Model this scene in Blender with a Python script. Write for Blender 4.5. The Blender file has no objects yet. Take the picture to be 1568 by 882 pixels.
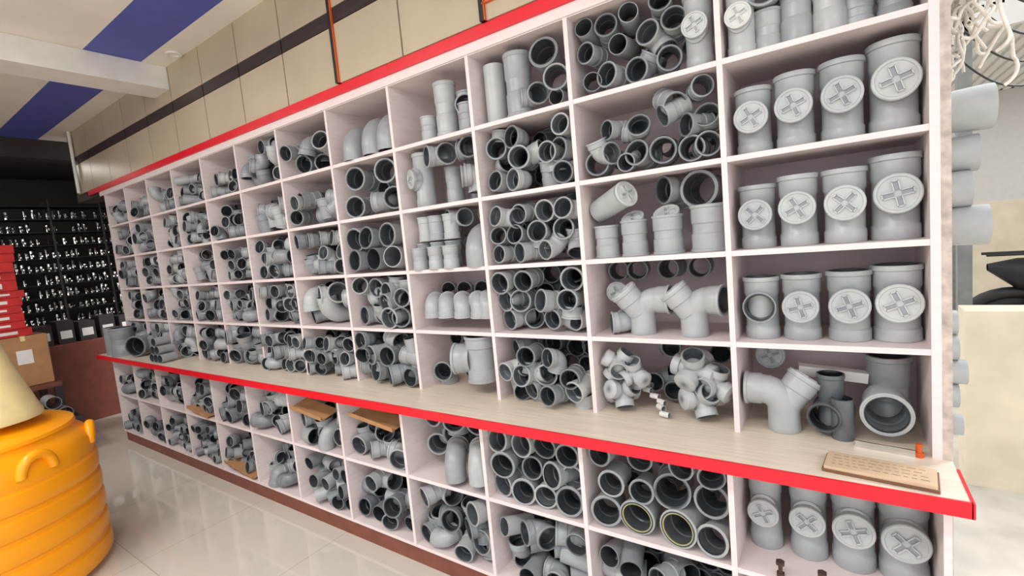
import bpy, math, random
import numpy as np
from mathutils import Matrix, Vector, Euler
random.seed(11)
rnd=random.random
def ru(a,b): return a+(b-a)*rnd()
scene=bpy.context.scene
try:
    scene.view_settings.view_transform='Standard'
except Exception: pass

# ------------------------------------------------------------------ materials
def new_mat(name):
    m=bpy.data.materials.new(name); m.use_nodes=True
    nt=m.node_tree; b=nt.nodes['Principled BSDF']
    return m,nt,b
def mat(name,col,rough=.5,metal=0,var=.08,scale=12,spec=.5,bump=0,stretch=(1,1,1)):
    m,nt,b=new_mat(name)
    tc=nt.nodes.new('ShaderNodeTexCoord'); mp=nt.nodes.new('ShaderNodeMapping')
    mp.inputs['Scale'].default_value=stretch
    nz=nt.nodes.new('ShaderNodeTexNoise'); nz.inputs['Scale'].default_value=scale; nz.inputs['Detail'].default_value=4
    nt.links.new(tc.outputs['Object'],mp.inputs[0]); nt.links.new(mp.outputs[0],nz.inputs['Vector'])
    cr=nt.nodes.new('ShaderNodeValToRGB')
    c0=[max(0,x*(1-var*2)) for x in col]; c1=[min(1,x*(1+var)) for x in col]
    cr.color_ramp.elements[0].position=.3; cr.color_ramp.elements[1].position=.7
    cr.color_ramp.elements[0].color=(*c0,1); cr.color_ramp.elements[1].color=(*c1,1)
    nt.links.new(nz.outputs['Fac'],cr.inputs[0]); nt.links.new(cr.outputs[0],b.inputs['Base Color'])
    b.inputs['Roughness'].default_value=rough; b.inputs['Metallic'].default_value=metal
    b.inputs['Specular IOR Level'].default_value=spec
    if bump:
        bp=nt.nodes.new('ShaderNodeBump'); bp.inputs['Strength'].default_value=bump; bp.inputs['Distance'].default_value=.01
        nt.links.new(nz.outputs['Fac'],bp.inputs['Height']); nt.links.new(bp.outputs[0],b.inputs['Normal'])
    return m
def srgb(r,g,b):
    f=lambda c:(c/255/12.92) if c/255<=.04045 else ((c/255+.055)/1.055)**2.4
    return (f(r),f(g),f(b))

def pvc_mat():
    m,nt,b=new_mat('grey_pvc')
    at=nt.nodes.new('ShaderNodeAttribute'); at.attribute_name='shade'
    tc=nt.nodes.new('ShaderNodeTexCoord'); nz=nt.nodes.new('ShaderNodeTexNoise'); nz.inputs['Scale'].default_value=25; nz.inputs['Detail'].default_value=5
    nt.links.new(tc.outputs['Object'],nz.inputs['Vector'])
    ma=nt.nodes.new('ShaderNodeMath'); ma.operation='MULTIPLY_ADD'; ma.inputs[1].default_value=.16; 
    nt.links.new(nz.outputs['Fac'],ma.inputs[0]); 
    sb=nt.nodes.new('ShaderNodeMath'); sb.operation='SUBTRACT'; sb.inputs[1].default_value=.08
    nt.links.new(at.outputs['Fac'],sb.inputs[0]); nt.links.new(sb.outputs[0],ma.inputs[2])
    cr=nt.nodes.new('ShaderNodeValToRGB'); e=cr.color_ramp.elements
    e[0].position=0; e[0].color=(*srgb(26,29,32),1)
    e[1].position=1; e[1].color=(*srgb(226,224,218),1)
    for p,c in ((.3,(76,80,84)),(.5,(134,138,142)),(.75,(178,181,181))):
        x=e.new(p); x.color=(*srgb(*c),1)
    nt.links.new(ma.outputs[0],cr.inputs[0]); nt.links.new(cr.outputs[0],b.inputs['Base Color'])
    b.inputs['Roughness'].default_value=.33
    return m
M_pvc=pvc_mat()
M_ring=mat('rubber_seal_yellow',srgb(176,168,112),.5)
M_blk=mat('black_rubber',srgb(22,22,24),.5)
M_lam=mat('shelf_laminate',srgb(228,213,212),.42,var=.035,scale=5,stretch=(2,2,14))
M_lam_shade=mat('shaded_back_laminate',srgb(200,184,186),.5,var=.04,scale=5,stretch=(2,2,10))  # same laminate in a darker tone, shade of the cell backs painted in
M_counter=mat('counter_laminate',srgb(222,208,190),.35,var=.07,scale=4,stretch=(1.2,22,22))
M_red=mat('red_edge_band',srgb(220,12,36),.35,var=.04)
M_kick=mat('brown_skirting',srgb(122,66,52),.45,var=.1)
M_white=mat('white_paint',srgb(232,230,226),.6,var=.03)
M_tile=mat('beige_wall_tile',srgb(188,173,148),.3,var=.05,scale=3)
M_grout=mat('dark_grout',srgb(64,52,46),.8)
M_strip=mat('wood_strip_tile',srgb(58,42,40),.4,var=.25,scale=6,stretch=(1,1,30))
M_ceil=mat('ceiling_cream',srgb(236,231,222),.7,var=.03,scale=3)
M_blue=mat('ceiling_blue',srgb(84,94,178),.6,var=.04)
M_dark=mat('dark_wall',srgb(52,46,44),.7)
M_tank=mat('orange_tank_plastic',srgb(255,162,4),.3,var=.03,scale=4)
M_cream=mat('cream_plastic',srgb(228,208,152),.45,var=.05)
M_card=mat('cardboard',srgb(176,130,88),.7,var=.08)
M_redbox=mat('red_carton',srgb(200,30,28),.45,var=.1)
M_steel=mat('chrome_metal',(.7,.7,.68),.2,metal=1,var=.1)
M_rust=mat('rusty_bolt',srgb(74,50,42),.7,var=.25,scale=60)
M_orange=mat('orange_plastic',srgb(210,90,30),.4)
M_plaq=mat('engraved_plaque_face',srgb(206,180,150),.4,var=.06,scale=10)
M_plaqe=mat('plaque_back_board',srgb(120,84,58),.5,var=.1)
M_plaqt=mat('plaque_lettering',srgb(160,130,106),.6)
M_ground=mat('outdoor_concrete',srgb(206,200,188),.8,var=.12,scale=4,bump=.2)
M_cwall=mat('cream_render_wall',srgb(224,211,186),.85,var=.06,scale=5,bump=.3)
M_pillar=mat('brown_pillar_paint',srgb(96,50,44),.6,var=.2)
M_tyre=mat('tyre_rubber',srgb(22,22,24),.7)
M_cloth=mat('white_rope_fibre',srgb(226,220,210),.9,var=.1,scale=40,bump=.4)
M_bldg=mat('far_building',srgb(206,204,198),.8,var=.02)
M_glass=mat('dark_window',srgb(60,66,74),.15)
M_carcass=mat('worn_side_panel',srgb(196,180,170),.6,var=.2,scale=30)
M_gpost=mat('grey_gate_post',srgb(120,122,120),.6,var=.1)

def floor_mat():
    m,nt,b=new_mat('glossy_floor_tile')
    tc=nt.nodes.new('ShaderNodeTexCoord'); mp=nt.nodes.new('ShaderNodeMapping')
    br=nt.nodes.new('ShaderNodeTexBrick'); br.offset=0; br.inputs['Scale'].default_value=1
    br.inputs['Brick Width'].default_value=.8; br.inputs['Row Height'].default_value=.8; br.inputs['Mortar Size'].default_value=.002
    br.inputs['Mortar Smooth'].default_value=.2
    br.inputs['Color1'].default_value=(*srgb(208,202,191),1); br.inputs['Color2'].default_value=(*srgb(204,198,187),1); br.inputs['Mortar'].default_value=(*srgb(170,160,146),1)
    nt.links.new(tc.outputs['Object'],mp.inputs[0]); nt.links.new(mp.outputs[0],br.inputs['Vector'])
    nz=nt.nodes.new('ShaderNodeTexNoise'); nz.inputs['Scale'].default_value=2.5; nz.inputs['Detail'].default_value=6
    nt.links.new(tc.outputs['Object'],nz.inputs['Vector'])
    mx=nt.nodes.new('ShaderNodeMix'); mx.data_type='RGBA'; mx.blend_type='SOFT_LIGHT'; mx.inputs[0].default_value=.15
    nt.links.new(br.outputs['Color'],mx.inputs[6]); nt.links.new(nz.outputs['Fac'],mx.inputs[7]); nt.links.new(mx.outputs[2],b.inputs['Base Color'])
    b.inputs['Roughness'].default_value=.05; b.inputs['Specular IOR Level'].default_value=.85
    return m
M_floor=floor_mat()

# ------------------------------------------------------------------ mesh accumulator
class Acc:
    def __init__(s): s.v=[];s.f=[];s.m=[];s.sh=[];s.n=0
    def add(s,v,f,m,sh):
        s.v.append(v); s.f.append(f+s.n); s.m.append(m); s.sh.append(sh); s.n+=len(v)
    def merge(s): return np.concatenate(s.v),np.concatenate(s.f),np.concatenate(s.m),np.concatenate(s.sh)
def make_obj(name,acc,mats,smooth=True,parent=None):
    v,f,m,sh=acc.merge()
    me=bpy.data.meshes.new(name)
    me.vertices.add(len(v)); me.vertices.foreach_set('co',v.astype(np.float32).ravel())
    me.loops.add(len(f)*4); me.loops.foreach_set('vertex_index',f.astype(np.int32).ravel())
    me.polygons.add(len(f)); me.polygons.foreach_set('loop_start',np.arange(len(f),dtype=np.int32)*4)
    me.polygons.foreach_set('loop_total',np.full(len(f),4,dtype=np.int32))
    me.polygons.foreach_set('material_index',m.astype(np.int32))
    me.update(calc_edges=True)
    a=me.attributes.new('shade','FLOAT','POINT'); a.data.foreach_set('value',sh.astype(np.float32))
    for x in mats: me.materials.append(x)
    me.polygons.foreach_set('use_smooth',np.full(len(f),bool(smooth)))
    if smooth: me.set_sharp_from_angle(angle=math.radians(38))
    me.validate()
    ob=bpy.data.objects.new(name,me); scene.collection.objects.link(ob)
    if parent: ob.parent=parent
    return ob
BOXF=np.array([[0,3,2,1],[4,5,6,7],[0,1,5,4],[1,2,6,5],[2,3,7,6],[3,0,4,7]])
def box(acc,x0,x1,y0,y1,z0,z1,m=0,rot=None,sh=.8):
    v=np.array([[x0,y0,z0],[x1,y0,z0],[x1,y1,z0],[x0,y1,z0],[x0,y0,z1],[x1,y0,z1],[x1,y1,z1],[x0,y1,z1]],float)
    if rot is not None:
        c=v.mean(0); v=(v-c)@np.array(rot).T+c
    acc.add(v,BOXF.copy(),np.full(6,m),np.full(8,sh))
def box_obj(name,b,material,bevel=0,parent=None):
    a=Acc(); box(a,*b); o=make_obj(name,a,[material],False,parent)
    if bevel:
        md=o.modifiers.new('bev','BEVEL'); md.width=bevel; md.segments=2
    return o
def R3(rx=0,ry=0,rz=0): return np.array(Euler((rx,ry,rz)).to_matrix())
def empty(name):
    e=bpy.data.objects.new(name,None); scene.collection.objects.link(e); return e

# sweep : path list of (p,t,ro,ri)
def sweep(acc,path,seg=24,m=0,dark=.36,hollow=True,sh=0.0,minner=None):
    n=len(path); ang=np.linspace(0,2*np.pi,seg,endpoint=False)
    t0=np.array(path[0][1],float); t0/=np.linalg.norm(t0)
    up=np.array([0,0,1.]) if abs(t0[2])<.9 else np.array([1.,0,0])
    a=np.cross(t0,up); a/=np.linalg.norm(a)
    rings_o=[];rings_i=[]
    for p,t,ro,ri in path:
        t=np.array(t,float); t/=np.linalg.norm(t)
        a=a-t*(a@t); a/=np.linalg.norm(a); b=np.cross(t,a)
        d=np.outer(np.cos(ang),a)+np.outer(np.sin(ang),b)
        rings_o.append(np.array(p)+d*ro); rings_i.append(np.array(p)+d*ri)
    if hollow:
        rings=rings_o+rings_i[::-1]; shv=[sh]*n+[sh-dark]*n  # inner wall coloured darker, painting in the shade inside the openings
    else:
        rings=rings_o; shv=[sh]*n
    N=len(rings); v=np.concatenate(rings)
    last=N if hollow else N-1
    k=np.arange(seg); k2=(k+1)%seg
    F=[];MI=[]
    for i in range(last):
        j=(i+1)%N
        F.append(np.stack([i*seg+k,i*seg+k2,j*seg+k2,j*seg+k],1))
        MI.append(np.full(seg,(minner if (minner is not None and hollow and i>=n) else m)))
    acc.add(v,np.concatenate(F)[:, ::-1],np.concatenate(MI),np.repeat(np.array(shv,float),seg))
def sock(L=.8,lip=1.14,r=1.07,ri=.93,rev=False):
    p=[(0,lip-.03,ri+.03),(.03,lip,ri),(.16,lip,ri),(.2,r,ri),(L-.08,r,ri),(L,1.0,.86)]
    if rev: p=[(L-d,a,b) for d,a,b in p[::-1]]
    return p
def path_from(segs):
    p=np.array([0.,0,0]); th=0.; out=[]
    def T(): return np.array([0,math.cos(th),-math.sin(th)])
    for s in segs:
        if s[0]=='s':
            prof=s[2] or [(0,1,.86),(s[1],1,.86)]
            for d,ro,ri in prof: out.append((p+T()*d,T(),ro,ri))
            p=p+T()*s[1]
        else:
            Rr,an,n=s[1],math.radians(s[2]),s[3]
            sg=1 if an>0 else -1
            nrm=np.array([0,-math.sin(th),-math.cos(th)])*sg
            c=p+nrm*Rr; th0=th
            for i in range(1,n+1):
                th=th0+an*i/n
                nn=np.array([0,-math.sin(th),-math.cos(th)])*sg
                out.append((c-nn*Rr,T(),1.,.86))
            p=c-np.array([0,-math.sin(th),-math.cos(th)])*sg*Rr
    return out
def boxT(acc,c,size,rz=0,ry=0,m=0,sh=0):
    s=np.array(size)/2; v=np.array([[a*s[0],b*s[1],d*s[2]] for d in(-1,1) for a,b in((-1,-1),(1,-1),(1,1),(-1,1))])
    v=v@R3(0,ry,rz).T+np.array(c)
    acc.add(v,BOXF.copy(),np.full(6,m),np.full(8,sh))
def cap_geo(acc,y=0,r=1.0,rot=.3,seg=28,sh=.08,c=(0,0,0),th=.22):
    c=np.array(c,float)
    Y=np.array([0,1.,0])
    P=[(c+Y*(y+th),Y,r*.9,0),(c+Y*(y+th*.9),Y,r,0),(c+Y*(y+.05),Y,r,0),(c+Y*y,Y,r*.95,0),(c+Y*y,Y,r*.86,0),(c+Y*(y+.05),Y,r*.82,0),(c+Y*(y+.05),Y,.001,0)]
    sweep(acc,P,seg,hollow=False,sh=sh)
    for k in range(4):
        a=rot+k*math.pi/2
        for off in (-.13,.13):
            cc=c+np.array([math.cos(a)*.4*r-math.sin(a)*off*r,y-.0,math.sin(a)*.4*r+math.cos(a)*off*r])
            boxT(acc,cc,(.5*r,.14,.05*r),ry=-a,sh=sh+.04)
        cc=c+np.array([math.cos(a)*.64*r,y,math.sin(a)*.64*r]); boxT(acc,cc,(.05*r,.14,.29*r),ry=-a,sh=sh+.04)
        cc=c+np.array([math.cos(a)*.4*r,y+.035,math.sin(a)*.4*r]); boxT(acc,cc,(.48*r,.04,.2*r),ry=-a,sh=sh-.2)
def ringT(acc,y,r,seg=24,c=(0,0,0),m=1,ax=(0,1,0)):
    A=np.array(ax,float); c=np.array(c,float)
    sweep(acc,[(c+A*(y-.03),A,r,r-.05),(c+A*(y+.05),A,r,r-.05)],seg,m=m,dark=0)
TP={}
def add_cap(a,pos,d,r,rot=.4):
    c=Acc(); cap_geo(c,0,r,rot)
    v,f,m,s=c.merge()
    d=Vector(d).normalized(); q=Vector((0,-1,0)).rotation_difference(d).to_matrix()
    a.add(v@np.array(q).T+np.array(pos)+np.array(d)*.12,f,m,s)
def template(kind,seg):
    k=(kind,seg)
    if k in TP: return TP[k]
    a=Acc()
    if kind=='coupler':
        sweep(a,path_from([('s',1.1,sock(1.1)),('s',.5,None),('s',1.1,sock(1.1,rev=True))]),seg)
    elif kind in('ringed','yringed'):
        sweep(a,path_from([('s',1.1,sock(1.1,lip=1.18)),('s',1.3,None)]),seg); ringT(a,.02,.97,seg,m=1 if kind=='yringed' else 2); ringT(a,.02,1.06,seg,m=2 if kind=='yringed' else 0)
    elif kind=='pipe':
        sweep(a,[((0,0,0),(0,1,0),1,.9),((0,1.5,0),(0,1,0),1,.9),((0,3.4,0),(0,1,0),1,.9)],seg)
    elif kind=='reducer':
        sweep(a,path_from([('s',1.0,sock(1.0))]) + [((0,1.3,0),(0,1,0),.78,.66),((0,2.2,0),(0,1,0),.78,.66)],seg)
    elif kind=='elbow':
        sweep(a,path_from([('s',.75,sock(.75)),('a',.95,90,6),('s',.75,sock(.75,rev=True))]),seg)
    elif kind=='bend':
        sweep(a,path_from([('s',.8,sock(.8)),('a',1.5,90,9),('s',.7,[(0,1,.9),(.7,1,.9)])]),seg)
    elif kind=='elbow45':
        sweep(a,path_from([('s',.9,sock(.9)),('a',1.3,45,5),('s',.9,sock(.9,rev=True))]),seg)
    elif kind=='tee':
        sweep(a,path_from([('s',.9,sock(.9)),('s',1.5,None),('s',.9,sock(.9,rev=True))]),seg)
        b=[((0,1.65,z),(0,0,1),ro,ri) for z,ro,ri in [(.75,1,.86),(1.15,1,.86),(1.25,1.07,.93),(1.8,1.07,.93),(1.84,1.14,.93),(2.0,1.14,.93)]]
        sweep(a,b,seg)
    elif kind in('wye','wyecap'):
        sweep(a,path_from([('s',.9,sock(.9)),('s',1.9,None),('s',.9,sock(.9,rev=True))]),seg)
        d=np.array([0,-.707,.707])
        b=[(np.array([0,2.4,0])+d*z,d,ro,ri) for z,ro,ri in [(.6,1,.86),(1.9,1,.86),(2.0,1.07,.93),(2.6,1.07,.93),(2.64,1.14,.93),(2.8,1.14,.93)]]
        sweep(a,b,seg)
        if kind=='wyecap': add_cap(a,np.array([0,2.4,0])+d*2.85,d,1.12)
    elif kind=='ybend':
        # upright: stem on the floor, bend to +x, capped branch going up to -x
        Z=(0,0,1)
        P=[((0,0,z),Z,ro,ri) for z,ro,ri in [(0,1,.86),(.05,1.03,.86),(.5,1.0,.86),(1.5,1,.86)]]
        for i in range(1,8):
            th=math.pi/2*i/7; P.append(((1.25-1.25*math.cos(th),0,1.5+1.25*math.sin(th)),(math.sin(th),0,math.cos(th)),1,.86))
        for d,ro,ri in [(.1,1.07,.93),(.85,1.07,.93),(.9,1.16,.93),(1.08,1.16,.93)]: P.append(((1.25+d,0,2.75),(1,0,0),ro,ri))
        sweep(a,P,seg)
        d=np.array([-.55,-.25,.8]); d/=np.linalg.norm(d); o=np.array([.1,0,1.5])
        sweep(a,[(o+d*z,d,ro,ri) for z,ro,ri in [(.4,1,.86),(1.4,1,.86),(1.5,1.08,.93),(2.3,1.08,.93),(2.34,1.16,.93),(2.5,1.16,.93)]],seg)
        add_cap(a,o+d*2.55,d,1.12)
    elif kind in('cleanout','openout'):
        Z=(0,0,1)
        pr=[(0,1.03,.9),(.04,1.06,.92),(.7,1.06,.92),(.78,1,.86),(3.0,1,.86),(3.1,1.07,.93),(3.98,1.07,.93),(4.02,1.15,.93),(4.26,1.15,.93),(4.3,1.12,.96)]
        sweep(a,[((0,0,z),Z,ro,ri) for z,ro,ri in pr],seg)
        Y=(0,-1,0)
        b=[((0,-y,2.3),Y,ro,ri) for y,ro,ri in [(.6,.93,.8),(1.15,.93,.8),(1.2,1.0,.86),(1.45,1.0,.86)]]
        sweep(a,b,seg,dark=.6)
        if kind=='cleanout': cap_geo(a,-1.62,1.0,ru(.2,.5) if rnd()<.6 else .8,seg,c=(0,0,2.3))
    elif kind=='cap':
        cap_geo(a,0,1.0,.35,seg)
        sweep(a,[((0,.2,0),(0,1,0),.9,.8),((0,.7,0),(0,1,0),.9,.8)],seg)
    elif kind=='cross':
        P=[((0,0,-1.0*math.cos(t)),(0,0,1),max(.001,1.0*math.sin(t)),0) for t in np.linspace(0,math.pi,9)]
        sweep(a,P,seg,hollow=False)
        for d in ((0,-1,0),(1,0,0),(-1,0,0),(0,0,1),(0,0,-1)):
            d=np.array(d,float)
            capd = d[0]!=0 or d[2]<0
            pr=[(.5,.76,.6),(1.0,.76,.6),(1.02,.9,.74),(1.65,.9,.74)]
            if capd: pr+= [(1.7,.82,.001),(1.8,.5,.001)]
            sweep(a,[(d*z,d,ro,ri) for z,ro,ri in pr],seg)
    v,f,m,s=a.merge(); TP[k]=(v,f,m,s); return TP[k]
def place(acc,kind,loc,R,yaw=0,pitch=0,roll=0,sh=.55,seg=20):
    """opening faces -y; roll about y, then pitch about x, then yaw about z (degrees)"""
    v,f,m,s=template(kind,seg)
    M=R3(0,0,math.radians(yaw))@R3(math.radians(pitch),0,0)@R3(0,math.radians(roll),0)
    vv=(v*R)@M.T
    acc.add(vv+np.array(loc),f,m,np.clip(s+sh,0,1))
PV=[M_pvc,M_ring,M_blk]

# ------------------------------------------------------------------ shelf geometry
W=.4635; NB=12
X=[-i*W for i in range(NB+1)]; X[2]-=.024; X[1]-=.004; X[0]=.006
Z0=.80; H=.28
ZU=[Z0+H*k for k in range(5)]+[Z0+1.4075]
YL=-.145; YB=.31
ZL=[.102,.441,.752]
unit=empty('fittings_display_shelving')
t=.008
a=Acc()
for i,x in enumerate(X):
    tt=t if i else .010
    box(a,x-tt,x+tt,0,YB,Z0,ZU[5]+.01)
for k in range(1,6):
    z=ZU[k]
    box(a,X[-1],X[0],.002,YB,z-.008,z+.008)
box(a,X[-1]-.1,X[0]+.02,-.004,.0015,ZU[5]-.004,ZU[5]+.034)
make_obj('upper_carcass',a,[M_lam],False,unit)
a=Acc(); box(a,X[-1]-t,X[0]+t,YB,YB+.012,Z0,ZU[5]+.01); box(a,X[-1]-t,X[0]+t,YB,YB+.012,.0,.765)
make_obj('back_board',a,[M_lam_shade],False,unit)
a=Acc()
for i,x in enumerate(X):
    box(a,x-t,x+t,YL,YB,.09,.765)
for i in range(NB):
    for k in (0,1):
        box(a,X[i+1],X[i],YL+.002,YB,ZL[k]-.016,ZL[k])
make_obj('lower_carcass',a,[M_lam],False,unit)
a=Acc(); box(a,X[-1]-.10,.035,-.215,YB,.768,.80)
make_obj('countertop',a,[M_counter],False,unit)
a=Acc(); box(a,X[-1]-.10,.037,-.222,-.214,.766,.802); box(a,.035,.041,-.222,-.05,.766,.802)
make_obj('counter_edge_band',a,[M_red],False,unit)
a=Acc(); box(a,X[-1],X[0],YL+.012,YL+.03,0,.088); box(a,X[0]-.01,X[0]+.008,YL+.012,YB,0,.088)
make_obj('skirting',a,[M_kick],False,unit)
a=Acc(); box(a,X[-1]-.35,X[0]+.2,-.014,0.0,ZU[5]+.034,ZU[5]+.078)
make_obj('top_edge_band',a,[M_red],False,unit)
a=Acc(); box(a,X[0]+.0101,X[0]+.03,.0,YB,.0,ZU[5]+.01); 
make_obj('side_panel',a,[M_carcass],False,unit)

# ------------------------------------------------------------------ cell filling
def seg_for(b): return 28 if b<2 else (22 if b<4 else (16 if b<7 else 12))
NAMES={'elbow':'pvc_elbow_fittings','coupler':'pvc_coupler_fittings','tee':'pvc_tee_fittings','bend':'pvc_bend_fittings','wye':'pvc_wye_fittings','mix':'pvc_assorted_fittings','cleanout':'pvc_cleanout_tees','pipe':'pvc_pipe_nipples','ring':'pvc_ring_seal_sockets','cross':'pvc_multi_port_fittings','elbow45':'pvc_elbow_fittings'}
class Cell:
    def __init__(s,b,row,lower=False):
        s.b=b; s.xl=X[b+1]+t; s.xr=X[b]-t; s.w=s.xr-s.xl; s.fwd=(row==0 and not lower and b>=2)
        if lower: s.z0=ZL[row]; s.h=(ZL[row+1]-.016 if row==0 else .75)-s.z0; s.yf=YL
        else:
            s.z0=(ZU[row]+.008) if row else Z0; s.h=ZU[row+1]-.008-s.z0; s.yf=0
        s.acc=Acc(); s.seg=seg_for(b); s.base=.66-.008*b
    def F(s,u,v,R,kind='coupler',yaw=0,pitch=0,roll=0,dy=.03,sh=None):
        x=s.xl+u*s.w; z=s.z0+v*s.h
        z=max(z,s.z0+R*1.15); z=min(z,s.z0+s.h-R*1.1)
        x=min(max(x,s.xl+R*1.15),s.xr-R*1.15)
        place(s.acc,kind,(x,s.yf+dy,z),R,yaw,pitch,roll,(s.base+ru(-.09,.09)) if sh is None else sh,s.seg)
    def V(s,u,R,L=None,kind='pipe',v0=0,dy=.09,yaw=0,sh=None):
        x=s.xl+u*s.w
        x=min(max(x,s.xl+R*1.15),s.xr-R*1.15)
        ln={'pipe':3.4,'coupler':2.7,'ringed':2.4,'tee':3.3,'wye':3.7,'wyecap':3.7,'reducer':2.2}[kind]
        v,f,m,sd=template(kind,s.seg)
        M=R3(0,0,math.radians(yaw))@R3(math.radians(-90),0,0)
        Lz=(L or ln*R)
        sc=np.array([R,Lz/ln if kind in('pipe','coupler') else R,R])
        if kind not in('pipe','coupler'): Lz=ln*R
        vv=(v*sc)@M.T
        s.acc.add(vv+np.array([x,s.yf+dy,s.z0+v0*s.h+Lz]),f,m,np.clip(sd+((s.base+ru(-.09,.09)) if sh is None else sh),0,1))
    def C(s,u,R,h=None,dy=.09,sh=None,kind='cleanout',yaw=0,v0=0):
        v,f,m,sd=template(kind,s.seg)
        sc=np.array([R,R,(h/4.3) if h else R])
        vv=v*sc
        if h:
            br=(v[:,1]<-1.16); vv[br,2]=(v[br,2]-2.3)*R+2.3*h/4.3
        vv=vv@R3(0,0,math.radians(yaw)).T
        s.acc.add(vv+np.array([s.xl+u*s.w,s.yf+dy,s.z0+v0*s.h]),f,m,np.clip(sd+((s.base+.1+ru(-.05,.05)) if sh is None else sh),0,1))
    def fill(s,R,kinds,top=.9,u0=0,u1=1,jy=25,dy=(.0,.045),wild=.25,back=True):
        z=R*1.15; r=0; xw=s.w*(u1-u0)
        while z+R*.9<s.h*top+.0:
            n=max(1,int(xw/(2.3*R))); sp=xw/n
            cnt,off=n,sp/2
            if r%2 and n>2: off+=sp*.28*random.choice((-1,1))
            for i in range(cnt):
                if r>1 and z+R*3.2>s.h*top and rnd()<.15: continue
                kd=random.choice(kinds)
                yaw=ru(-jy,jy)-6; pitch=ru(-12,9); roll=random.choice((0,90,180,270))+ru(-15,15)
                q=rnd()
                if q<wild:
                    yaw=random.choice((-70,70,180,-50,50))+ru(-15,15)
                elif q<wild*1.4: pitch=-80
                rr=R*ru(.86,1.05)
                x=s.xl+u0*s.w+off+i*sp+ru(-.2,.2)*R
                x=min(max(x,s.xl+R*1.1),s.xr-R*1.1)
                yy=s.yf+ru(*dy)
                if q<wild*1.4: yy+=R*1.6
                if kd in('elbow','bend') and abs((roll%360))<30 and z<R*2: roll=random.choice((90,270,180))
                place(s.acc,kd,(x,yy,s.z0+z+ru(-.03,.12)*R),rr,yaw,pitch,roll,s.base+ru(-.15,.11),s.seg)
            if s.b<8 and back:
                for i in range(cnt):
                    x=s.xl+u0*s.w+off+(i+.4)*sp
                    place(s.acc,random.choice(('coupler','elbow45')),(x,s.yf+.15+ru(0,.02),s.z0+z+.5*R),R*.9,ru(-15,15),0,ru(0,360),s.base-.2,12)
            z+=R*2.05; r+=1
    def done(s,name):
        for i in range(len(s.acc.v)):
            v=s.acc.v[i]
            for ax,lo,hi in ((0,s.xl+.001,s.xr-.001),(2,s.z0+.0005,s.z0+s.h-.001)):
                mn,mx=v[:,ax].min(),v[:,ax].max()
                if mn<lo: v[:,ax]+=lo-mn
                elif mx>hi: v[:,ax]-=mx-hi
            mn=v[:,1].min()
            if mn<s.yf-.015: v[:,1]+=s.yf-.015-mn
            mx=v[:,1].max()
            if mx>YB-.001: v[:,1]-=mx-YB+.001
            if s.fwd: v[:,1]-=.035
        return make_obj(NAMES.get(name,name),s.acc,PV)

def single(b,row,lower,fn,name):
    c=Cell(b,row,lower); fn(c); return c.done(name)
# --- bay 0, rows 3,2,1: individual cleanout tees
for row,spec in {3:[(.14,.046,.195),(.375,.047,.21),(.62,.048,.215),(.885,.052,.236)],
                 2:[(.14,.046,.19),(.375,.047,.205),(.62,.048,.205),(.885,.052,.225)],
                 1:[(.14,.046,.19),(.375,.047,.195),(.63,.049,.2),(.885,.052,.21)]}.items():
    for j,(u,R,h) in enumerate(spec):
        TP.pop(('cleanout',28),None)
        kd='openout' if (row==1 and j==0) else 'cleanout'
        single(0,row,False,lambda c:c.C(u,R,h,dy=.1 if j<3 else .115,kind=kd,sh=.64+ru(-.03,.05)),'pvc_cleanout_tee')
c=Cell(0,4); c.C(.1,.036,.2,dy=.06); c.V(.24,.036,.12,'coupler'); c.F(.24,.62,.042,'coupler'); c.V(.4,.038,.19,'coupler'); c.F(.45,.72,.038,'bend',dy=.05); c.V(.57,.038,.18,'coupler')
c.F(.72,.52,.044,'ringed',pitch=-10); c.V(.7,.038,.1,'coupler',dy=.12); c.F(.92,.5,.045,'coupler'); c.V(.88,.036,.11,'coupler',dy=.12); c.F(.58,.9,.034); c.F(.84,.9,.036,yaw=20); c.done('mix')
# bay 0 row 0
single(0,0,False,lambda c:c.F(.15,.74,.045,'cap',dy=.2,pitch=-10,sh=.55),'pvc_end_cap')
c=Cell(0,0); place(c.acc,'ybend',(c.xl+.115,.075,c.z0),.045,180,0,0,.66,28); c.done('pvc_capped_bend')
c=Cell(0,0); c.V(.52,.032,.18,'coupler',sh=.34,dy=.1); c.F(.48,.24,.038,'coupler',sh=.32,yaw=-8); c.F(.62,.3,.032,'cap',yaw=60,sh=.28,dy=.06); c.V(.58,.028,.12,'pipe',sh=.34,dy=.06); c.done('dark_pvc_tee')
c=Cell(0,0); c.V(.83,.05,.22,'coupler',dy=.2,sh=.56); c.F(.8,.33,.052,'ringed',dy=.04,sh=.72); c.done('pvc_socket_tee')
a=Acc(); xl=X[1]; box(a,xl+.16,xl+.34,.16,.2,Z0+.17,Z0+.175,rot=R3(0,.1,.1)); box(a,xl+.16,xl+.34,.158,.162,Z0+.145,Z0+.175,rot=R3(0,.1,.1)); make_obj('white_conduit_channel',a,[M_white],False)
a=Acc(); box(a,xl+.3,xl+.43,.0,.035,Z0,Z0+.006,rot=R3(0,0,-.15)); box(a,xl+.3,xl+.43,.0,.003,Z0,Z0+.018,rot=R3(0,0,-.15)); make_obj('steel_channel',a,[M_steel],False)
a=Acc(); sweep(a,[((xl+.437,.0,Z0),(0,0,1),.011,0),((xl+.437,.0,Z0+.012),(0,0,1),.011,0),((xl+.437,.0,Z0+.012),(0,0,1),.007,0),((xl+.437,.0,Z0+.035),(0,0,1),.007,0),((xl+.437,.0,Z0+.035),(0,0,1),.0005,0)],14,hollow=False); make_obj('orange_plug',a,[M_orange])
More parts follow.
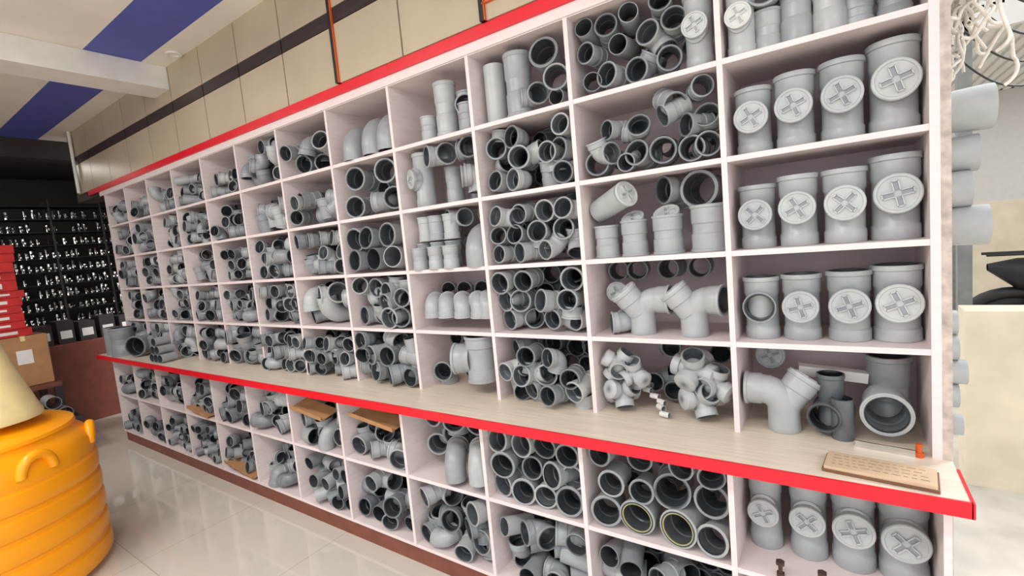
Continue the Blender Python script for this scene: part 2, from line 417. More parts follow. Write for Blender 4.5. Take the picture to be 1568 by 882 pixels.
# plaque
pq=empty('engraved_wooden_plaque')
rz=R3(0,0,-.1)
a=Acc(); box(a,-.232,-.012,-.185,-.09,Z0+.008,Z0+.016,0,rot=rz); box(a,-.236,-.008,-.188,-.087,Z0+.001,Z0+.008,1,rot=rz); o=make_obj('board',a,[M_plaq,M_plaqe],False,pq)
a=Acc()
cx,cy=-.122,-.1375
for r in range(4):
    xx=-.095
    while xx<.085:
        l=ru(.006,.018); v0=np.array([xx+l/2,.028-r*.018,0])@rz.T
        boxT(a,(cx+v0[0],cy+v0[1],Z0+.0163),(l,.0026,.0008),rz=-.1); xx+=l+.006
make_obj('lettering',a,[M_plaqt],False,pq)

# bay 1
c=Cell(1,4)
for u,v,R in [(.1,.86,.032),(.27,.8,.034),(.1,.55,.032),(.35,.53,.033),(.56,.56,.036),(.74,.62,.034),(.09,.18,.032),(.25,.22,.037),(.47,.17,.036),(.70,.2,.034),(.44,.85,.032),(.66,.9,.032)]:
    c.F(u,v,R,random.choice(['coupler','elbow','pipe']),yaw=ru(-20,20),pitch=ru(-12,5),roll=ru(0,360),sh=.6+ru(-.1,.08))
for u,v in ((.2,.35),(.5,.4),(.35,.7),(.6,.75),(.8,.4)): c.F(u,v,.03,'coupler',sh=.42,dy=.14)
c.C(.88,.038,.22,dy=.06,sh=.66); c.done('mix')
c=Cell(1,3)
for u,v,R,k,y,p in [(.09,.2,.037,'coupler',10,0),(.25,.3,.034,'elbow',60,0),(.43,.25,.038,'coupler',-10,-10),(.62,.22,.038,'coupler',10,0),(.81,.18,.036,'coupler',0,0),(.94,.2,.034,'coupler',20,0),(.22,.6,.03,'coupler',-30,0),(.46,.58,.034,'elbow',10,-20),(.63,.62,.032,'coupler',-50,20),(.92,.53,.034,'coupler',0,-20),(.78,.46,.032,'coupler',-40,0)]:
    c.F(u,v,R,k,y,p,roll=ru(0,300),sh=.58+ru(-.08,.1))
c.F(.72,.82,.034,'coupler',40,25); c.F(.9,.86,.03,'coupler',25,0); c.F(.35,.15,.028,'elbow45',0,0,180)
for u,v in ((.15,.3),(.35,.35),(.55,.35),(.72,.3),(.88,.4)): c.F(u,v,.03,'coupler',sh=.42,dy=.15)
c.done('elbow')
def vcyl(c,u,R,h,cap=False,dy=.08,sh=.64):
    c.V(u,R,h,'coupler',dy=dy,sh=sh)
    if cap: place(c.acc,'cap',(c.xl+u*c.w,c.yf+dy-.012,c.z0+h+.012),R*.95,random.choice((-5,8)),-55,0,sh+.05,28)
c=Cell(1,2); vcyl(c,.12,.040,.115); vcyl(c,.34,.042,.125,True); vcyl(c,.59,.046,.13,True); vcyl(c,.87,.05,.15)
c.done('pvc_socket_plugs')
c=Cell(1,2)
place(c.acc,'pipe',(c.xl+.15,.03,c.z0+.215),.043,62,-18,0,.68,28); place(c.acc,'cap',(c.xl+.163,.024,c.z0+.217),.046,62,-18,0,.7,28); c.done('pvc_capped_pipe')
c=Cell(1,2); c.F(.82,.79,.052,'ringed',-8,0,dy=.07,sh=.56); c.F(.56,.82,.042,'elbow45',-40,0,40,dy=.1,sh=.54); c.done('pvc_ring_seal_sockets')
c=Cell(1,1)
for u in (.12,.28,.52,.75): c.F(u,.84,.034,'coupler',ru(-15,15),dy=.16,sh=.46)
c.F(.13,.55,.04,'cap',10,dy=.12,sh=.56); c.F(.13,.16,.036,'elbow',-60,0,90,dy=.05,sh=.6); c.done('mix')
c=Cell(1,1); place(c.acc,'ybend',(c.xl+.165,.09,c.z0),.044,0,0,0,.67,28); c.done('pvc_capped_bend')
c=Cell(1,1); place(c.acc,'ybend',(c.xl+.345,.08,c.z0),.044,-12,0,0,.67,28); c.done('pvc_capped_bend')
c=Cell(1,0)
for u,v,R,y,p in [(.12,.62,.036,20,10),(.27,.52,.034,-40,20),(.15,.22,.038,35,60),(.72,.62,.042,10,-60),(.89,.46,.038,-20,0),(.76,.2,.04,40,60)]:
    place(c.acc,'cross',(c.xl+u*c.w,.075,c.z0+v*c.h),R,y,p,ru(0,40),.68+ru(-.06,.08),24)
for k in range(6):
    c.F(ru(.35,.55),.05+.05*k,.010,'pipe',yaw=ru(30,80),dy=.03+.02*k,sh=.9)
for u,v in ((.5,.2),(.5,.8),(.35,.3),(.62,.45),(.9,.85)): c.F(u,v,.032,'elbow',sh=.5,dy=.17,roll=ru(0,360))
c.done('cross')
# bay 2
c=Cell(2,4); c.V(.14,.044,.235,'pipe'); c.V(.43,.048,.24,'coupler',dy=.07); c.F(.76,.74,.048,'ringed',10,-10,sh=.55); c.F(.86,.38,.042,'coupler',15,sh=.62); c.F(.68,.24,.036,'elbow',40,0,90,sh=.6); c.F(.85,.12,.03,'pipe',sh=.6); c.done('pipe')
c=Cell(2,3); c.fill(.040,['coupler','coupler','elbow','tee'],top=1,jy=25,wild=.1); c.done('coupler')
c=Cell(2,2); c.fill(.037,['coupler','elbow45','coupler','coupler','elbow'],top=1.03,jy=20,wild=.08); c.done('coupler')
c=Cell(2,1); c.fill(.040,['coupler','coupler','tee'],top=1,jy=28,wild=.15); c.done('coupler')
c=Cell(2,0); c.fill(.039,['coupler','tee','elbow'],top=1,jy=30,wild=.2); c.done('tee')
# bay 3
c=Cell(3,4); c.V(.64,.044,.22,'coupler',dy=.05,sh=.7); c.V(.42,.034,.1,'coupler',dy=.04); c.V(.92,.04,.11,'coupler',dy=.05); c.F(.9,.62,.038,'elbow',30,-90,0,dy=.08); c.V(.84,.036,.17,'coupler',dy=.15); c.V(.44,.03,.14,'coupler',dy=.14); c.done('coupler')
c=Cell(3,3); c.C(.2,.044,.245,dy=.08,sh=.64,yaw=-25); c.F(.62,.8,.042,'elbow',60,0,90); c.F(.68,.42,.043,'elbow',-50,0,0,dy=.08); c.F(.95,.42,.043,'elbow',-50,0,0,dy=.06); c.F(.92,.84,.04,'elbow',20,0,90,sh=.5); c.F(.5,.5,.036,sh=.45,dy=.15); c.V(.48,.038,.17,'coupler',dy=.14); c.V(.66,.034,.2,'coupler',dy=.2,sh=.48); c.done('elbow')
c=Cell(3,2); 
for u in (.1,.29,.49): c.V(u,.034,.12,'coupler',dy=.08); c.V(u+.02,.034,None,'tee',v0=.48,dy=.07,yaw=ru(-30,60))
for u in (.14,.36,.56): c.V(u,.033,.1,'coupler',dy=.02)
c.F(.84,.42,.056,'bend',200,0,0,dy=.1); c.F(.9,.85,.038,sh=.5,dy=.1); c.F(.68,.82,.036,'elbow',60,0,90,dy=.08); c.F(.6,.4,.034,'elbow',20,0,90,dy=.16,sh=.48); c.done('tee')
c=Cell(3,1)
for u in (.09,.28,.48,.68,.9): c.F(u,.46,.040,'elbow',-150+u*20,0,0,dy=.11,sh=.66)
for u in (.2,.42,.66): c.F(u,.64,.034,'elbow45',20,0,0,dy=.16,sh=.52)
c.done('elbow')
c=Cell(3,0); place(c.acc,'tee',(c.xl+.74*c.w,.085,Z0+.262),.062,112,-90,0,.62,28)
c.F(.12,.25,.042,'elbow',20,dy=.11,sh=.6); c.F(.2,.8,.036,dy=.22,sh=.45); c.F(.4,.2,.036,dy=.2,sh=.45); c.done('tee')
# bay 4
c=Cell(4,4); 
for u,R,v in ((.2,.056,.45),(.52,.06,.5),(.88,.058,.5)): c.F(u,v,R,'bend',-160,0,0,dy=.16,sh=.58)
c.done('bend')
c=Cell(4,3); c.F(.28,.74,.052,'coupler',15,sh=.6); c.F(.78,.76,.052,'coupler',20,sh=.66); c.F(.2,.2,.05,'coupler',20); c.F(.55,.24,.046,'elbow',-60,0,90); c.F(.88,.26,.048,'coupler',30); c.F(.5,.5,.04,'coupler',sh=.5,dy=.12); c.F(.3,.4,.036,'coupler',sh=.42,dy=.18); c.F(.75,.5,.036,'coupler',sh=.42,dy=.18); c.done('coupler')
c=Cell(4,2); c.fill(.054,['coupler','coupler','pipe'],top=1.06,jy=25,wild=.06,back=False); c.done('coupler')
c=Cell(4,1); c.fill(.046,['coupler','tee','elbow'],top=1.12,jy=35,wild=.25); c.done('tee')
c=Cell(4,0); c.fill(.046,['coupler','tee','elbow','pipe'],top=1.12,jy=35,wild=.25); c.done('mix')
# bays 5..11
cfg={5:[('coupler',.036,['coupler','coupler','tee'],1,.15),('bend',.052,['bend','elbow'],1.05,.6),('elbow',.038,['elbow','coupler'],1,.3),('wye',.044,['wye','coupler','tee'],1,.45),('mix',.046,['elbow','coupler'],1,.4)],
6:[('coupler',.036,['coupler','elbow'],1,.2),('elbow',.038,['elbow','coupler'],1,.3),('elbow',.038,['elbow','tee'],1,.5),('bend',.046,['bend','coupler'],1,.6),('elbow',.04,['elbow'],1,.6)],
7:[('bend',.044,['bend','elbow'],1,.6),('elbow',.036,['elbow','coupler','tee'],1,.3),('coupler',.034,['coupler'],1,.1),('elbow',.036,['elbow','coupler'],1,.4),('coupler',.036,['coupler'],.8,.3)],
8:[('elbow',.038,['elbow','bend'],.9,.5),('coupler',.036,['coupler','elbow'],1,.3),('mix',.038,['pipe','coupler'],.9,.6),('elbow',.038,['elbow','tee'],1,.4),('pipe',.034,['pipe','coupler'],.8,.2)],
9:[('elbow',.04,['elbow','bend'],1,.5),('elbow',.038,['elbow'],1,.5),('tee',.038,['tee'],1,.4),('tee',.04,['tee','elbow'],1,.5),('elbow',.04,['elbow'],.9,.5)],
10:[('bend',.044,['bend'],1,.4),('elbow',.04,['elbow'],1,.4),('coupler',.038,['coupler'],1,.4),('mix',.04,['wye','elbow'],1,.4),('coupler',.038,['coupler'],.8,.2)],
11:[('bend',.044,['bend'],1,.4),('elbow',.04,['elbow'],1,.4),('elbow',.038,['elbow','coupler'],1,.4),('mix',.04,['elbow'],1,.4),('elbow',.04,['elbow'],.8,.4)]}
for b,rows in cfg.items():
    for row,(nm,R,kd,top,wild) in enumerate(rows):
        c=Cell(b,row); c.fill(R,kd,top=top,wild=wild,jy=32); c.done(nm)
# lower, upper row (1)
for j,(u,R,h) in enumerate([(.13,.043,.24),(.38,.046,.25),(.62,.05,.26),(.87,.053,.26)]):
    TP.pop(('cleanout',28),None)
    single(0,1,True,lambda c:c.C(u,R,h,dy=.17,sh=.64),'pvc_cleanout_tee')
for u,d in [(.24,.02),(.46,.02),(.62,.02)]:
    c=Cell(0,1,True); x=c.xl+u*c.w; y=c.yf+.02; z=c.z0
    a=Acc(); Zv=(0,0,1)
    sweep(a,[((x,y,z),Zv,.0005,0),((x,y,z),Zv,.011,0),((x,y,z+.01),Zv,.011,0),((x,y,z+.01),Zv,.006,0),((x,y,z+.034),Zv,.006,0),((x,y,z+.034),Zv,.012,0),((x,y,z+.044),Zv,.012,0),((x,y,z+.044),Zv,.0005,0)],6,hollow=False)
    make_obj('rusty_hex_bolt',a,[M_rust],False)
c=Cell(1,1,True)
for i,(u,v,R) in enumerate([(.1,.2,.046),(.37,.17,.052),(.66,.17,.052),(.9,.17,.042),(.2,.55,.04),(.62,.55,.052),(.88,.55,.046),(.12,.86,.036),(.4,.86,.038),(.42,.52,.036),(.7,.9,.036),(.9,.88,.036)]):
    c.F(u,v,R,'yringed' if i in(1,2) else random.choice(['ringed','coupler']),yaw=ru(-12,15),pitch=ru(-8,8),sh=.62+ru(-.08,.1),dy=ru(.01,.05))
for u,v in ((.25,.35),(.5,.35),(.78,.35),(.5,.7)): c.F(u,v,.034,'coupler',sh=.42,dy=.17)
c.done('ring')
c=Cell(2,1,True); c.fill(.045,['ringed','ringed','coupler'],top=1,jy=15,wild=0); c.done('ring')
c=Cell(3,1,True)
for u,v,k,y,p,r in [(.15,.4,'wye',20,0,60),(.48,.4,'bend',-150,0,0),(.85,.45,'bend',-150,0,0),(.5,.8,'elbow',30,0,0),(.2,.85,'elbow',0,0,90),(.8,.85,'coupler',20,0,0)]:
    c.F(u,v,.046,k,y,p,r,dy=.1)
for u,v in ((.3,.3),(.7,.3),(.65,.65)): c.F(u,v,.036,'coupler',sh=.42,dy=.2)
c.done('bend')
lowtop={4:('elbow',.044,['elbow','coupler'],.7,.5),5:('bend',.044,['bend','elbow'],.6,.6),6:('elbow',.044,['elbow'],1,.7),7:('coupler',.04,['coupler','elbow'],.8,.3),8:('mix',.038,['elbow','coupler'],.8,.4),9:('elbow',.036,['elbow','coupler'],.9,.4),10:('elbow',.038,['elbow'],.8,.5),11:('elbow',.038,['elbow'],.7,.5)}
for b,(nm,R,kd,top,wild) in lowtop.items():
    c=Cell(b,1,True); c.base-=.04; c.fill(R,kd,top=top,wild=wild,jy=30); c.done(nm)
lowbot={0:('mix',.04,['coupler'],.7,.2),1:('pipe',.04,['pipe','coupler'],.95,.3),2:('pipe',.042,['pipe','coupler','elbow'],.95,.3),3:('elbow',.044,['elbow','coupler'],.95,.35),4:('coupler',.044,['coupler','pipe'],.95,.3),5:('pipe',.038,['pipe'],.9,.15),6:('bend',.044,['elbow','bend'],.9,.8),7:('elbow',.036,['elbow','pipe'],.7,.4),8:('pipe',.03,['pipe'],.9,.2),9:('pipe',.03,['pipe'],.8,.2),10:('elbow',.038,['elbow'],.7,.4),11:('pipe',.034,['pipe'],.7,.3)}
for b,(nm,R,kd,top,wild) in lowbot.items():
    c=Cell(b,0,True); c.base-=.04; c.fill(R,kd,top=top,wild=wild,jy=30); c.done(nm)
# cardboard pieces in lower cells
for b,row,u0,u1,zz,rx in ((5,1,.05,.7,.2,.25),(4,1,.2,.9,.225,.15),(7,0,.1,.9,.04,.2),(8,1,.1,.8,.03,0)):
    c=Cell(b,row,True); a=Acc()
    box(a,c.xl+u0*c.w,c.xl+u1*c.w,c.yf-.01,c.yf+.1,c.z0+zz,c.z0+zz+.005,rot=R3(rx,.12,0))
    box(a,c.xl+u0*c.w,c.xl+u1*c.w,c.yf-.012,c.yf-.008,c.z0+zz-.01,c.z0+zz+.012,rot=R3(rx,.12,0))
    make_obj('cardboard_tray',a,[M_card],False)
# big pieces on counter, left end
for x,y,R,h,k in ((-5.5,-.12,.07,.24,'pipe'),(-5.3,-.12,.08,.24,'coupler')):
    a=Acc(); v,f,m,s=template('pipe' if k=='pipe' else 'coupler',24); L=3.4 if k=='pipe' else 2.7
    vv=(v*np.array([R,h/L,R]))@R3(math.radians(-90),0,0).T; a.add(vv+np.array([x,y,Z0+h]),f,m,np.clip(s+.5,0,1)); make_obj('large_pvc_socket',a,PV)
a=Acc(); place(a,'tee',(-4.98,-.14,Z0+.092),.075,35,0,90,.5,24); make_obj('large_pvc_tee',a,PV)
a=Acc()
for k in range(3):
    for j in range(3-k): place(a,'pipe',(X[10]+.1+.075*j+.037*k,-.18,Z0+.034+.062*k),.032,8,0,0,.6,14)
make_obj('pvc_pipe_nipples',a,PV)

# ------------------------------------------------------------------ room
FX0,FX1=-9,.6
a=Acc(); box(a,FX0,.25,-3.2,.6,-.05,0); box(a,FX0,-5.7,.6,1.6,-.05,0); make_obj('floor',a,[M_floor],False)
a=Acc(); box(a,-20,20,.601,40,-.08,-.012); box(a,.251,20,-20,.6,-.08,-.012); box(a,-20,.25,-20,-3.201,-.08,-.012); make_obj('outdoor_ground',a,[M_ground],False)
a=Acc(); box(a,-6.3,X[0]+.3,.004,.16,ZU[5]+.012,2.86); make_obj('wall_back',a,[M_grout],False)
a=Acc(); g=.009; joints=[-2.15-.45*i for i in range(0,10)]
js=[.2,-.37,-.82,-1.27,-1.71,-2.15]+joints[1:]
for z0,z1,m in ((ZU[5]+.08,2.555,0),(2.63,2.86,0),(2.555+g/2,2.63-g/2,1)):
    for i in range(len(js)-1):
        off=-.012 if i<5 else 0
        x1=js[i]-g/2; x0=max(js[i+1]+g/2,-6.3)
        box(a,x0,x1,-.008+off,.01,z0,z1,m)
make_obj('wall_tiles',a,[M_tile,M_strip],False)
a=Acc()
for x in (-2.15,-1.27): box(a,x-.016,x+.006,-.03,.0,ZU[5]+.08,2.86,0); box(a,x+.006,x+.010,-.031,.0,ZU[5]+.08,2.86,1)
box(a,-1.27,.2,-.031,0,2.345,2.35,1)
make_obj('trim_1',a,[M_blk,M_orange],False)
box_obj('wall_rear',(-6.3,X[0]+.03,YB+.013,YB+.12,0,2.2),M_white)
box_obj('wall_left',(-9.1,-9,-3.2,1.6,0,2.86),M_dark)
box_obj('wall_far',(-9,-6.3,1.5,1.6,0,2.86),M_dark)
box_obj('light_block_wall',(-9,-4.6,-3.3,-3.2,0,2.86),M_dark)  # unseen wall, added to block daylight from the far end
a=Acc(); box(a,-4.1,.7,-3.2,-.45,2.86,2.96,0); box(a,-6.6,-4.1,-3.2,-.45,2.86,2.96,0)
box(a,-6.6,.7,-.15,.16,2.86,2.96,0); box(a,-6.6,.7,-.45,-.15,2.861,2.96,1)
box(a,-7.3,-6.6,-3.2,1.6,2.861,2.96,1); box(a,-9,-7.3,-3.2,1.6,2.86,2.96,2); box(a,-6.6,-6.3,.16,1.6,2.86,2.96,2)
make_obj('ceiling',a,[M_ceil,M_blue,M_dark],False)
box_obj('beam_1',(-4.2,-3.96,-3.2,-.009,2.71,2.859),M_white)
box_obj('beam_2',(-6.75,-6.55,-3.2,1.5,2.68,2.8605),M_dark)
a=Acc(); 
sweep(a,[((-3.7,-.06,2.86),(0,0,-1),.045,.03),((-3.7,-.06,2.85),(0,0,-1),.045,.03)],24); make_obj('ceiling_spot_ring',a,[M_white])
a=Acc(); sweep(a,[((-6.1,-.03,2.29),(0,0,1),.014,0),((-6.1,-.03,2.86),(0,0,1),.014,0)],12,hollow=False); make_obj('conduit_pipe',a,[M_white])

# ------------------------------------------------------------------ tank
tk=empty('orange_water_tank'); TX,TY=-3.65,-1.295
def lathe(acc,prof,c,seg=64,m=0,sh=.8): sweep(acc,[((c[0],c[1],c[2]+z),(0,0,1),max(r,.0005),0) for r,z in prof],seg,m=m,hollow=False,sh=sh)
a=Acc(); prof=[(.0005,0),(.44,0),(.47,.02)]
z=.03
while z<.55:
    prof+=[(.486,z),(.497,z+.012),(.50,z+.045),(.497,z+.088),(.486,z+.1)]; z+=.112
prof+=[(.492,.60),(.485,.66),(.465,.70),(.435,.725),(.43,.74),(.435,.75),(.43,.765),(.40,.78),(.36,.79),(.25,.81),(.24,.83),(.0005,.835)]
lathe(a,prof,(TX,TY,0)); make_obj('body',a,[M_tank],True,tk)
a=Acc()
for ang in (24,74,124,174,224,274,324):
    A=math.radians(ang); px,py=TX+.45*math.cos(A),TY+.45*math.sin(A)
    P=[]
    for k in range(15):
        th=math.pi*k/14
        off=.065*math.cos(th); hh=.085*math.sin(th); oo=.028+.006*math.sin(th)
        tang=np.array([math.sin(A)*math.sin(th),-math.cos(A)*math.sin(th),math.cos(th)])
        P.append(((px-math.sin(A)*off+oo*math.cos(A),py+math.cos(A)*off+oo*math.sin(A),.62+hh),tang,.022,0))
    sweep(a,P,12,hollow=False)
make_obj('lifting_lugs',a,[M_tank],True,tk)
a=Acc(); lathe(a,[(.0005,0),(.21,0),(.21,.02),(.20,.04),(.14,.24),(.07,.5),(.06,.54),(.0005,.545)],(TX+.1,TY+.1,.835),48); make_obj('cream_plastic_cone',a,[M_cream])

# ------------------------------------------------------------------ left clutter
tb=empty('storage_table'); 
box_obj('top',(-6.6,-5.95,-1.7,-.42,.56,.6),M_kick,parent=tb)
a=Acc()
for x in (-6.55,-6.0):
    for y in (-1.65,-.47): box(a,x,x+.05,y,y+.05,0,.56)
box(a,-6.58,-5.98,-1.66,-.44,.2,.22); make_obj('legs',a,[M_dark],False,tb)
bx=empty('cardboard_box'); box_obj('carton',(-6.35,-6.0,-.76,-.45,.602,1.04),M_card,.006,bx); box_obj('label',(-6.0,-5.998,-.66,-.56,.8,.92),M_white,parent=bx); box_obj('tape',(-6.36,-5.997,-.62,-.59,1.0,1.043),M_cream,parent=bx)
box_obj('cardboard_box',(-6.35,-6.0,-1.15,-.79,.602,1.04),M_card,.006)
a=Acc(); z=1.045
for k in range(11):
    h=ru(.06,.09); dx=ru(-.02,.02); dy=ru(-.03,.03)
    for y0 in (-1.15,-.83):
        box(a,-6.32+dx,-6.02+dx,y0+dy,y0+.27+dy,z,z+h-.003,0)
        box(a,-6.02+dx,-6.018+dx,y0+.06+dy,y0+.18+dy,z+.02,z+h-.025,1)
    z+=h
    if z>1.9: break
make_obj('red_carton_stack',a,[M_redbox,M_white],False)
tr=empty('pipe_trolley'); box_obj('deck',(-5.9,-5.55,-.85,-.4,.3,.33),M_dark,parent=tr)
a=Acc()
for x in (-5.88,-5.6):
    for y in (-.83,-.45): box(a,x,x+.03,y,y+.03,0,.3)
make_obj('legs',a,[M_dark],False,tr)
a=Acc()
for k,(y,z) in enumerate(((-.75,.385),(-.63,.385),(-.51,.385),(-.69,.49),(-.57,.49))):
    place(a,'pipe',(-5.56,y,z),.052,90,0,0,.6,18)
make_obj('grey_pipe_offcuts',a,PV)
box_obj('brown_cabinet',(-7.6,-6.7,-.5,.5,0,.85),M_kick,.01)
a=Acc()
for i in range(5): box(a,-6.98,-6.72,-.4+.17*i,-.27+.17*i,.852,1.05+.03*(i%2),0); box(a,-6.72,-6.718,-.38+.17*i,-.29+.17*i,.9,.98,1)
make_obj('parts_cartons',a,[M_dark,M_white],False)
# tap racks
rk=empty('tap_display_rack'); a=Acc()
RX=-8.2
for y in np.arange(-1.8,1.21,.5): box(a,RX-.02,RX+.0,y-.01,y+.01,.1,2.5); box(a,RX-.3,RX-.28,y-.01,y+.01,.1,2.5)
for z in np.arange(.5,2.5,.16): box(a,RX-.3,RX,-1.8,1.2,z-.006,z)
make_obj('frame',a,[M_blk],False,rk)
a=Acc()
for z in np.arange(.5,2.4,.16):
    for y in np.arange(-1.74,1.2,.06):
        if rnd()<.12: continue
        x=RX-.08+ru(-.05,.05); yy=y+ru(-.01,.01); r=ru(.010,.022); h=ru(.06,.11)
        sweep(a,[((x,yy,z),(0,0,1),r*1.4,0),((x,yy,z+.01),(0,0,1),r,0),((x,yy,z+h),(0,0,1),r,0),((x,yy,z+h+.01),(0,0,1),r*1.5,0),((x,yy,z+h+.025),(0,0,1),.001,0)],8,hollow=False)
        sweep(a,[((x,yy,z+h*.6),(1,0,0),r*.6,0),((x+.06,yy,z+h*.6),(1,0,0),r*.6,0),((x+.075,yy,z+h*.5),(0,0,-1),r*.6,0),((x+.075,yy,z+h*.3),(0,0,-1),r*.7,0),((x+.075,yy,z+h*.3),(0,0,-1),.0005,0)],8,hollow=False)
make_obj('chrome_taps',a,[M_steel],True,rk)

# ------------------------------------------------------------------ outside right
a=Acc()
for i,(z,R,yy,xe) in enumerate([(1.73,.058,.5,.2),(1.6,.05,.52,.17),(1.49,.05,.5,.15),(1.375,.055,.5,.19),(.98,.035,.5,.12),(.9,.035,.5,.14),(.82,.035,.5,.12),(.72,.03,.5,.13),(1.06,.035,.52,.12)]):
    P=[((xe-d,yy,z),(-1,0,0),ro,ri) for d,ro,ri in [(0,R*1.14,R*.95),(.02,R*1.16,R*.95),(.09,R*1.1,R*.95),(.1,R,R*.9),(1.5,R,R*.9)]]
    sweep(a,P,24,sh=.72)
make_obj('pipe_stack_behind_shelf',a,[M_pvc])
a=Acc()
box(a,-.5,.06,.44,.6,.66,.68)
box(a,-.52,-.5,.44,.6,-.012,2.1); box(a,.085,.11,.6,.63,-.012,1.32); box(a,-.5,.06,.57,.6,1.25,1.27)
make_obj('pipe_storage_rack',a,[M_pillar],False)
cu=bpy.data.curves.new('hanging_white_rope_bundle','CURVE'); cu.dimensions='3D'; cu.bevel_depth=.004; cu.bevel_resolution=2
for k in range(110):
    sp=cu.splines.new('NURBS'); sp.points.add(9); sp.use_endpoint_u=True; sp.order_u=4
    x=ru(.045,.11); y=ru(.12,.3); z=ru(1.95,2.3)
    for p in sp.points:
        p.co=(x,y,z,1); x+=ru(-.03,.03); y+=ru(-.03,.03); z-=ru(-.01,.05); x=min(max(x,.038),.17); z=max(z,1.72)
ob=bpy.data.objects.new('hanging_white_rope_bundle',cu); scene.collection.objects.link(ob); cu.materials.append(M_cloth)
box_obj('low_wall_outside',(.32,3.5,1.66,1.85,-.012,.9),M_cwall)
bd=empty('building_across_street'); box_obj('facade',(-3,14,10,10.5,-.012,5),M_bldg,parent=bd)
a=Acc()
for i in range(6): box(a,2.9+2.4*i,4.1+2.4*i,9.97,10,1.0,2.3)
make_obj('windows',a,[M_glass],False,bd)
a=Acc(); box(a,-3,14,8.6,10,3.2,3.3); make_obj('awning',a,[M_pillar],False,bd)
box_obj('compound_wall',(.9,9,6.0,6.2,-.012,1.4),M_cwall)
gt=empty('street_gate_posts'); a=Acc()
box(a,.72,.84,5.0,5.12,-.012,1.5); box(a,2.6,2.72,5.0,5.12,-.012,1.5)
box(a,.70,.86,4.98,5.14,1.5,1.54); box(a,2.58,2.74,4.98,5.14,1.5,1.54)
make_obj('posts',a,[M_gpost],False,gt)
# porch canopy frame outside: corrugated sheet on posts
cn=empty('corrugated_canopy'); a=Acc()
for i in range(30): box(a,.5+.1*i,.56+.1*i,3.2,7,2.75+.0,2.77)
box(a,.5,3.5,3.2,7,2.77,2.78); box(a,.5,3.5,3.2,3.26,2.6,2.77); make_obj('sheet',a,[M_bldg],False,cn)
a=Acc(); box(a,.52,.6,3.2,3.28,-.012,2.75); box(a,3.4,3.48,3.2,3.28,-.012,2.75); make_obj('posts',a,[M_gpost],False,cn)
cu=bpy.data.curves.new('hanging_cables','CURVE'); cu.dimensions='3D'; cu.bevel_depth=.004
for k in range(4):
    sp=cu.splines.new('BEZIER'); sp.bezier_points.add(2)
    for j,p in enumerate(sp.bezier_points):
        p.co=(.1+.35*j,.7+.5*j+.1*k,2.35-.08*k-(.18 if j==1 else 0)); p.handle_left_type=p.handle_right_type='AUTO'
ob=bpy.data.objects.new('hanging_cables',cu); scene.collection.objects.link(ob); cu.materials.append(M_blk)
# motorcycle
mb=empty('motorcycle'); a=Acc(); mx,my=1.62,4.1
def tor(acc,c,R,r,seg=36):
    P=[]
    for k in range(seg+1):
        th=2*math.pi*k/seg; P.append(((c[0]+R*math.cos(th),c[1],c[2]+R*math.sin(th)),(-math.sin(th),0,math.cos(th)),r,0))
    sweep(acc,P,12,hollow=False)
tor(a,(mx-.62,my,.3),.26,.05); tor(a,(mx+.62,my,.3),.26,.05); make_obj('tyres',a,[M_tyre],True,mb)
a=Acc()
sweep(a,[((mx-.78,my,.86),(1,0,0),.03,0),((mx-.6,my,.80),(1,0,0),.13,0),((mx-.1,my,.78),(1,0,0),.15,0),((mx+.1,my,.82),(1,0,0),.15,0),((mx+.35,my,.86),(1,0,0),.13,0),((mx+.45,my,.84),(1,0,0),.03,0)],16,hollow=False)
sweep(a,[((mx-.3,my,.4),(1,0,0),.02,0),((mx-.2,my,.42),(1,0,0),.15,0),((mx+.2,my,.42),(1,0,0),.15,0),((mx+.3,my,.4),(1,0,0),.02,0)],12,hollow=False)
# rear mudguard following the wheel
sweep(a,[((mx-.62+.34*math.cos(q),my,.3+.34*math.sin(q)),(-math.sin(q),0,math.cos(q)),.05,0) for q in np.linspace(.4,2.9,14)],10,hollow=False)
for s in (-.06,.06):
    sweep(a,[((mx+.62,my+s,.3),(-.3,0,1),.02,0),((mx+.42,my+s,1.0),(-.3,0,1),.02,0)],8,hollow=False)
    sweep(a,[((mx-.62,my+s,.3),(.6,0,.3),.02,0),((mx-.1,my+s,.55),(.6,0,.3),.02,0)],8,hollow=False)
    sweep(a,[((mx-.62,my+s*1.4,.3),(0,0,1),.025,0),((mx-.5,my+s*1.4,.75),(0,0,1),.025,0)],8,hollow=False)
    sweep(a,[((mx-.8,my+s*1.5,.97),(1,0,0),.012,0),((mx-.4,my+s*1.5,.97),(1,0,0),.012,0)],8,hollow=False)
sweep(a,[((mx+.35,my-.35,1.05),(0,1,0),.015,0),((mx+.42,my,1.0),(0,1,0),.015,0),((mx+.35,my+.35,1.05),(0,1,0),.015,0)],8,hollow=False)
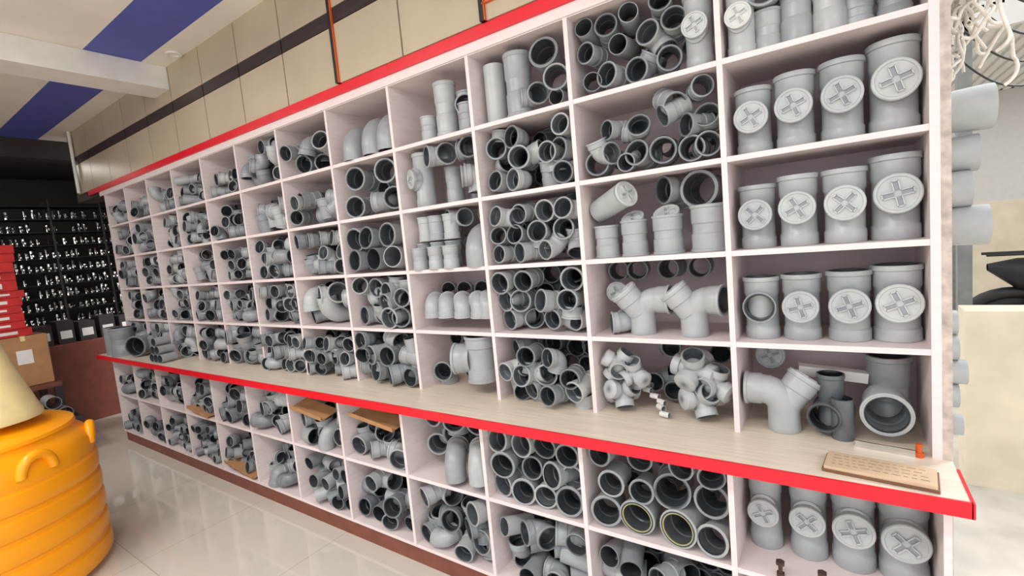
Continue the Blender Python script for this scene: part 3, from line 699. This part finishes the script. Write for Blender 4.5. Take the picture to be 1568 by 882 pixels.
sweep(a,[((mx+.5,my,.9),(1,0,0),.09,0),((mx+.6,my,.9),(1,0,0),.09,0),((mx+.6,my,.9),(1,0,0),.001,0)],16,hollow=False)
make_obj('frame_and_seat',a,[M_blk],True,mb)

# ------------------------------------------------------------------ light
w=bpy.data.worlds.new('World'); scene.world=w; w.use_nodes=True
bg=w.node_tree.nodes['Background']; bg.inputs[0].default_value=(.96,.97,1,1); bg.inputs[1].default_value=1.85
def area(name,loc,rot,sx,sy,pw,col=(1,1,1)):
    l=bpy.data.lights.new(name,'AREA'); l.shape='RECTANGLE'; l.size=sx; l.size_y=sy; l.energy=pw; l.color=col
    o=bpy.data.objects.new(name,l); o.location=loc; o.rotation_euler=rot; scene.collection.objects.link(o); return o
area('ceiling_fill_light',(-1.0,-2.0,2.83),(0,0,0),1.2,.4,34,(1,.99,.97))  # area lights added out of view as fill, without fixtures
area('ceiling_fill_light',(-2.9,-2.0,2.83),(0,0,0),1.2,.4,36,(1,.99,.97))
area('ceiling_fill_light',(-5.0,-2.0,2.83),(0,0,0),1.2,.4,20,(1,.98,.95))
area('ceiling_fill_light',(-7.7,-.6,2.83),(0,0,0),.6,.3,6,(1,.95,.88))
l=bpy.data.lights.new('sun','SUN'); l.energy=2; l.angle=.3; o=bpy.data.objects.new('sun',l); o.rotation_euler=(math.radians(-35),math.radians(38),0); scene.collection.objects.link(o)

# ------------------------------------------------------------------ camera
yaw,pit,roll,F=0.6058,0.0963,-0.0937,750
f=Vector((-math.sin(yaw)*math.cos(pit),math.cos(yaw)*math.cos(pit),-math.sin(pit)))
r=Vector((math.cos(yaw),math.sin(yaw),0)); u=r.cross(f)
cc,ss=math.cos(roll),math.sin(roll)
r2=cc*r+ss*u; u2=-ss*r+cc*u
cam=bpy.data.cameras.new('camera'); co=bpy.data.objects.new('camera',cam); scene.collection.objects.link(co)
M=Matrix(((r2.x,u2.x,-f.x,-.1863),(r2.y,u2.y,-f.y,-1.5687),(r2.z,u2.z,-f.z,1.4586),(0,0,0,1)))
co.matrix_world=M; cam.sensor_width=36; cam.lens=36*F/1600; cam.clip_start=.02
scene.camera=co
